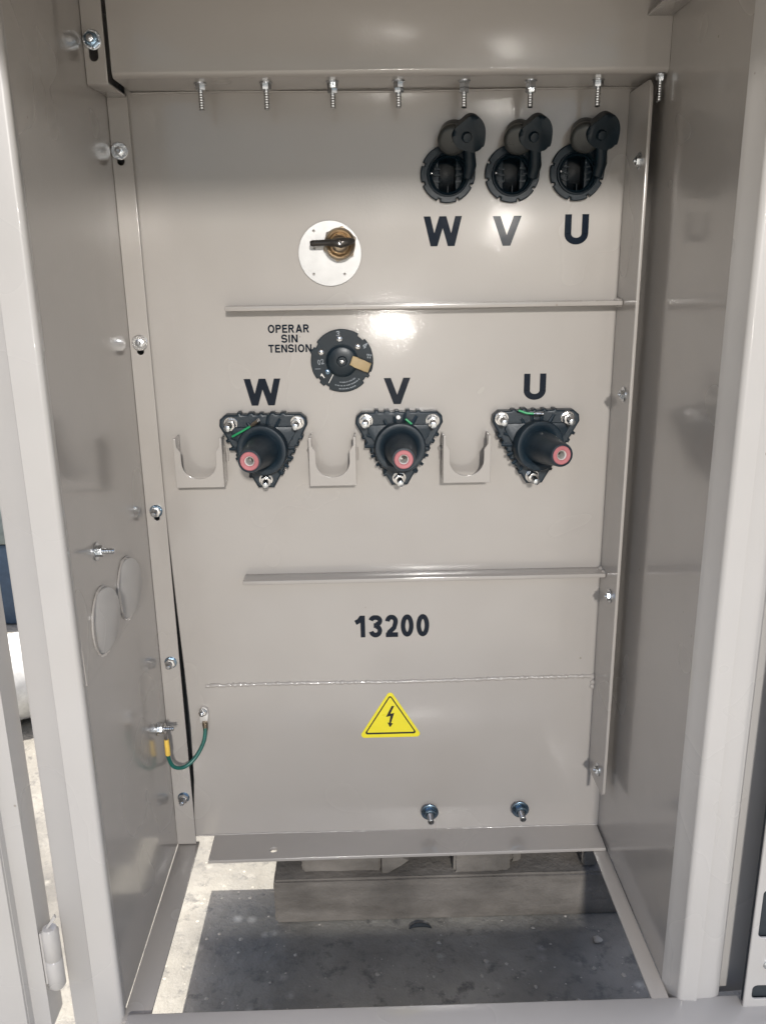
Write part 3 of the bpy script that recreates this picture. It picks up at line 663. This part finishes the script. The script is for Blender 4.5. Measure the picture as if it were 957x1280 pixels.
# ------------------------------------------------------------------ earthing cable
def bez(P, n=40):
    out = []
    for i in range(len(P)-1):
        p0, p1, p2, p3 = P[max(i-1, 0)], P[i], P[i+1], P[min(i+2, len(P)-1)]
        for k in range(8):
            t = k/8; out.append(tuple(.5*((2*p1[j])+(-p0[j]+p2[j])*t+(2*p0[j]-5*p1[j]+4*p2[j]-p3[j])*t*t+(-p0[j]+3*p1[j]-3*p2[j]+p3[j])*t**3) for j in range(3)))
    out.append(P[-1]); return out
cable = MB().tube(bez([(-.2165, -.0100, -.5760), (-.2190, -.0150, -.5930), (-.2290, -.0220, -.6110), (-.2430, -.0300, -.6205), (-.2545, -.0380, -.6150), (-.2590, -.0430, -.5990), (-.2588, -.0460, -.5830)]), .0025, 12).build('earthing_cable', TEAL, CAB, 'green earthing cable looping between tank lug and wall stud')
MB().tube([(-.2590, -.0445, -.5930), (-.2588, -.0455, -.5850), (-.2588, -.0465, -.5700)], [.0033, .0034, .0030], 12).build('yellow_sleeve', YELLOW, cable)
m = MB(); m.tube([(-.2588, -.0465, -.5700), (-.2588, -.0475, -.5640)], .0024, 10); m.lathe([(.0034, -.0006), (.0068, -.0006), (.0068, .0006), (.0034, .0006), (.0034, -.0006)], (-.2590, -.0485, -.5533), (1, 0, 0), 20); m.build('cable_lug', STEEL, cable)
m = MB(); m.tube([(-.2168, -.0095, -.5800), (-.2170, -.0085, -.5680)], [.0032, .0036], 12); m.build('lug_barrel', BRASS, cable)
m = MB(); m.prism([(-.0055, -.012), (.0045, -.012), (.006, 0), (.0045, .008), (-.001, .0105), (-.0055, .006)], (-.2180, -.0020, -.5595), (-.15, -1, .1), .0035, up=(0, 0, 1), bev=.001)
m.build('cable_lug', WHITEC, cable)
bolt((-.2190, -.0050, -.5560), (-.1, -1, .1), .009, .0026, .0050, .0035, .0056, par=cable, name='lug_bolt', nm=STEEL, wm=STEEL)

# ------------------------------------------------------------------ pallet under the tank
PAL = empty('timber_pallet', (.12, .3, GZ), 'weathered grey timber pallet under the tank, broken board ends showing', 'pallet')
def plank(name, x0, x1, y0, y1, z0, z1, jag=.002, n=10, axis='x'):
    bm = bmesh.new(); bmesh.ops.create_cube(bm, size=1)
    for v in bm.verts: v.co = Vector(((x0+x1)/2+v.co.x*(x1-x0), (y0+y1)/2+v.co.y*(y1-y0), (z0+z1)/2+v.co.z*(z1-z0)))
    bmesh.ops.bevel(bm, geom=list(bm.edges), offset=.003, segments=2, affect='EDGES')
    bmesh.ops.subdivide_edges(bm, edges=[e for e in bm.edges if e.calc_length() > .03], cuts=n, use_grid_fill=True)
    for v in bm.verts:
        v.co += Vector((random.uniform(-1, 1)*jag*.6, random.uniform(-1, 1)*jag*.4, random.uniform(-1, 1)*jag*.4))
    bmesh.ops.recalc_face_normals(bm, faces=bm.faces)
    me = bpy.data.meshes.new(name); bm.to_mesh(me); bm.free(); return finish(me, name, WOOD, PAL)
plank('beam', -.1385, .62, -.022, .078, GZ+.001, -.8085, .0012, 14)
plank('beam', -.1385, .62, .42, .52, GZ+.001, -.8085, .0012, 6)
for x0, x1, y0, zt in ((-.100, .010, -.008, -.768), (.110, .188, -.016, -.772), (.192, .206, .002, -.764), (.290, .312, -.010, -.766), (.40, .50, 0, -.767)):
    plank('deck_board', x0, x1, y0, .56, -.8080, zt, .0016, 8)
# splintered end of the first board
m = MB(); m.prism([(0, 0), (.022, -.002), (.038, -.012), (.026, -.020), (.008, -.032), (0, -.032)], (.0105, -.004, -.774), (0, -1, 0), .012, up=(0, 0, 1), bev=.002); m.build('splinter', WOOD, PAL)
for x in (-.10, .2, .4): MB().box(x, x+.06, .09, .50, -.7668, -.7565).build('spacer', WOOD, PAL)

# ------------------------------------------------------------------ small litter on the ground
def pebble(x, y, r, name, mat, label, cat, group=None):
    bm = bmesh.new(); bmesh.ops.create_icosphere(bm, subdivisions=2, radius=r)
    for v in bm.verts: v.co = Vector((v.co.x*random.uniform(.8, 1.15), v.co.y*random.uniform(.75, 1.1), v.co.z*.45*random.uniform(.8, 1.2)))
    bm.transform(Matrix.Translation((x, y, GZ+r*.35))); me = bpy.data.meshes.new(name); bm.to_mesh(me); bm.free()
    o = finish(me, name, mat, None, angle=60); o['label'] = label; o['category'] = cat
    return o
CHIP = plain('pale_stone', (.42, .39, .34), .9, 0, .001, 200, .2)
pebble(.2999, -.0691, .0065, 'stone_chip', CHIP, 'pale stone chip on the shaded ground near the right rail', 'stone')
o = MB().tube([(.0622+.016*math.cos(R(a)), -.045+.010*math.sin(R(a)), GZ+.004) for a in range(20, 161, 14)], [.0008+.0022*math.sin(math.pi*i/10) for i in range(11)], 8).build('rubber_scrap', DARKV)
o['label'] = 'small dark curved scrap lying on the ground in front of the pallet'; o['category'] = 'scrap'

# ------------------------------------------------------------------ seen through the gap left of the jamb
m = MB(); m.lathe([(0, 0), (.078, .001), (.088, .008), (.088, .90), (.078, .907), (0, .908)], (-1.30, .30, GZ+.09), (1, .48, 0), 48)
o = m.build('white_pipe', WHITEP); o['label'] = 'thick white pipe lying on the sunlit ground beyond the left jamb'; o['category'] = 'pipe'
BX = empty('equipment_crate', (-1.35, 1.5, GZ), 'dark blue crate with a grey green cover behind the white pipe', 'crate')
MB().box(-1.9, -.70, 1.05, 1.7, GZ+.001, -.66, .01).build('crate_body', BLUEB, BX)
MB().box(-1.92, -.68, 1.03, 1.72, -.6595, -.55, .02).build('cover', GRYG, BX)

# ------------------------------------------------------------------ grit scattered over the ground
bm = bmesh.new()
for i in range(620):
    if i < 380: x, y = random.uniform(-.33, .36), random.uniform(-.36, .16)
    else: x, y = random.uniform(-1.0, -.30), random.uniform(-.35, .9)
    r = random.choice((.0009, .0012, .0016, .0022, .0034))*random.uniform(.7, 1.2); n = random.randint(5, 7); a0 = random.random()*6
    top = bm.verts.new((x+random.uniform(-.2, .2)*r, y, GZ+r*random.uniform(.3, .6)))
    ring = [bm.verts.new((x+r*random.uniform(.6, 1.2)*math.cos(a0+k*6.283/n), y+r*random.uniform(.6, 1.2)*math.sin(a0+k*6.283/n), GZ+.0001)) for k in range(n)]
    for k in range(n): bm.faces.new([ring[k], ring[(k+1) % n], top])
me = bpy.data.meshes.new('grit'); bm.to_mesh(me); bm.free()
o = finish(me, 'grit', CHIP, None, angle=5); o['kind'] = 'stuff'; o['label'] = 'pale grit scattered over the concrete ground'; o['category'] = 'grit'
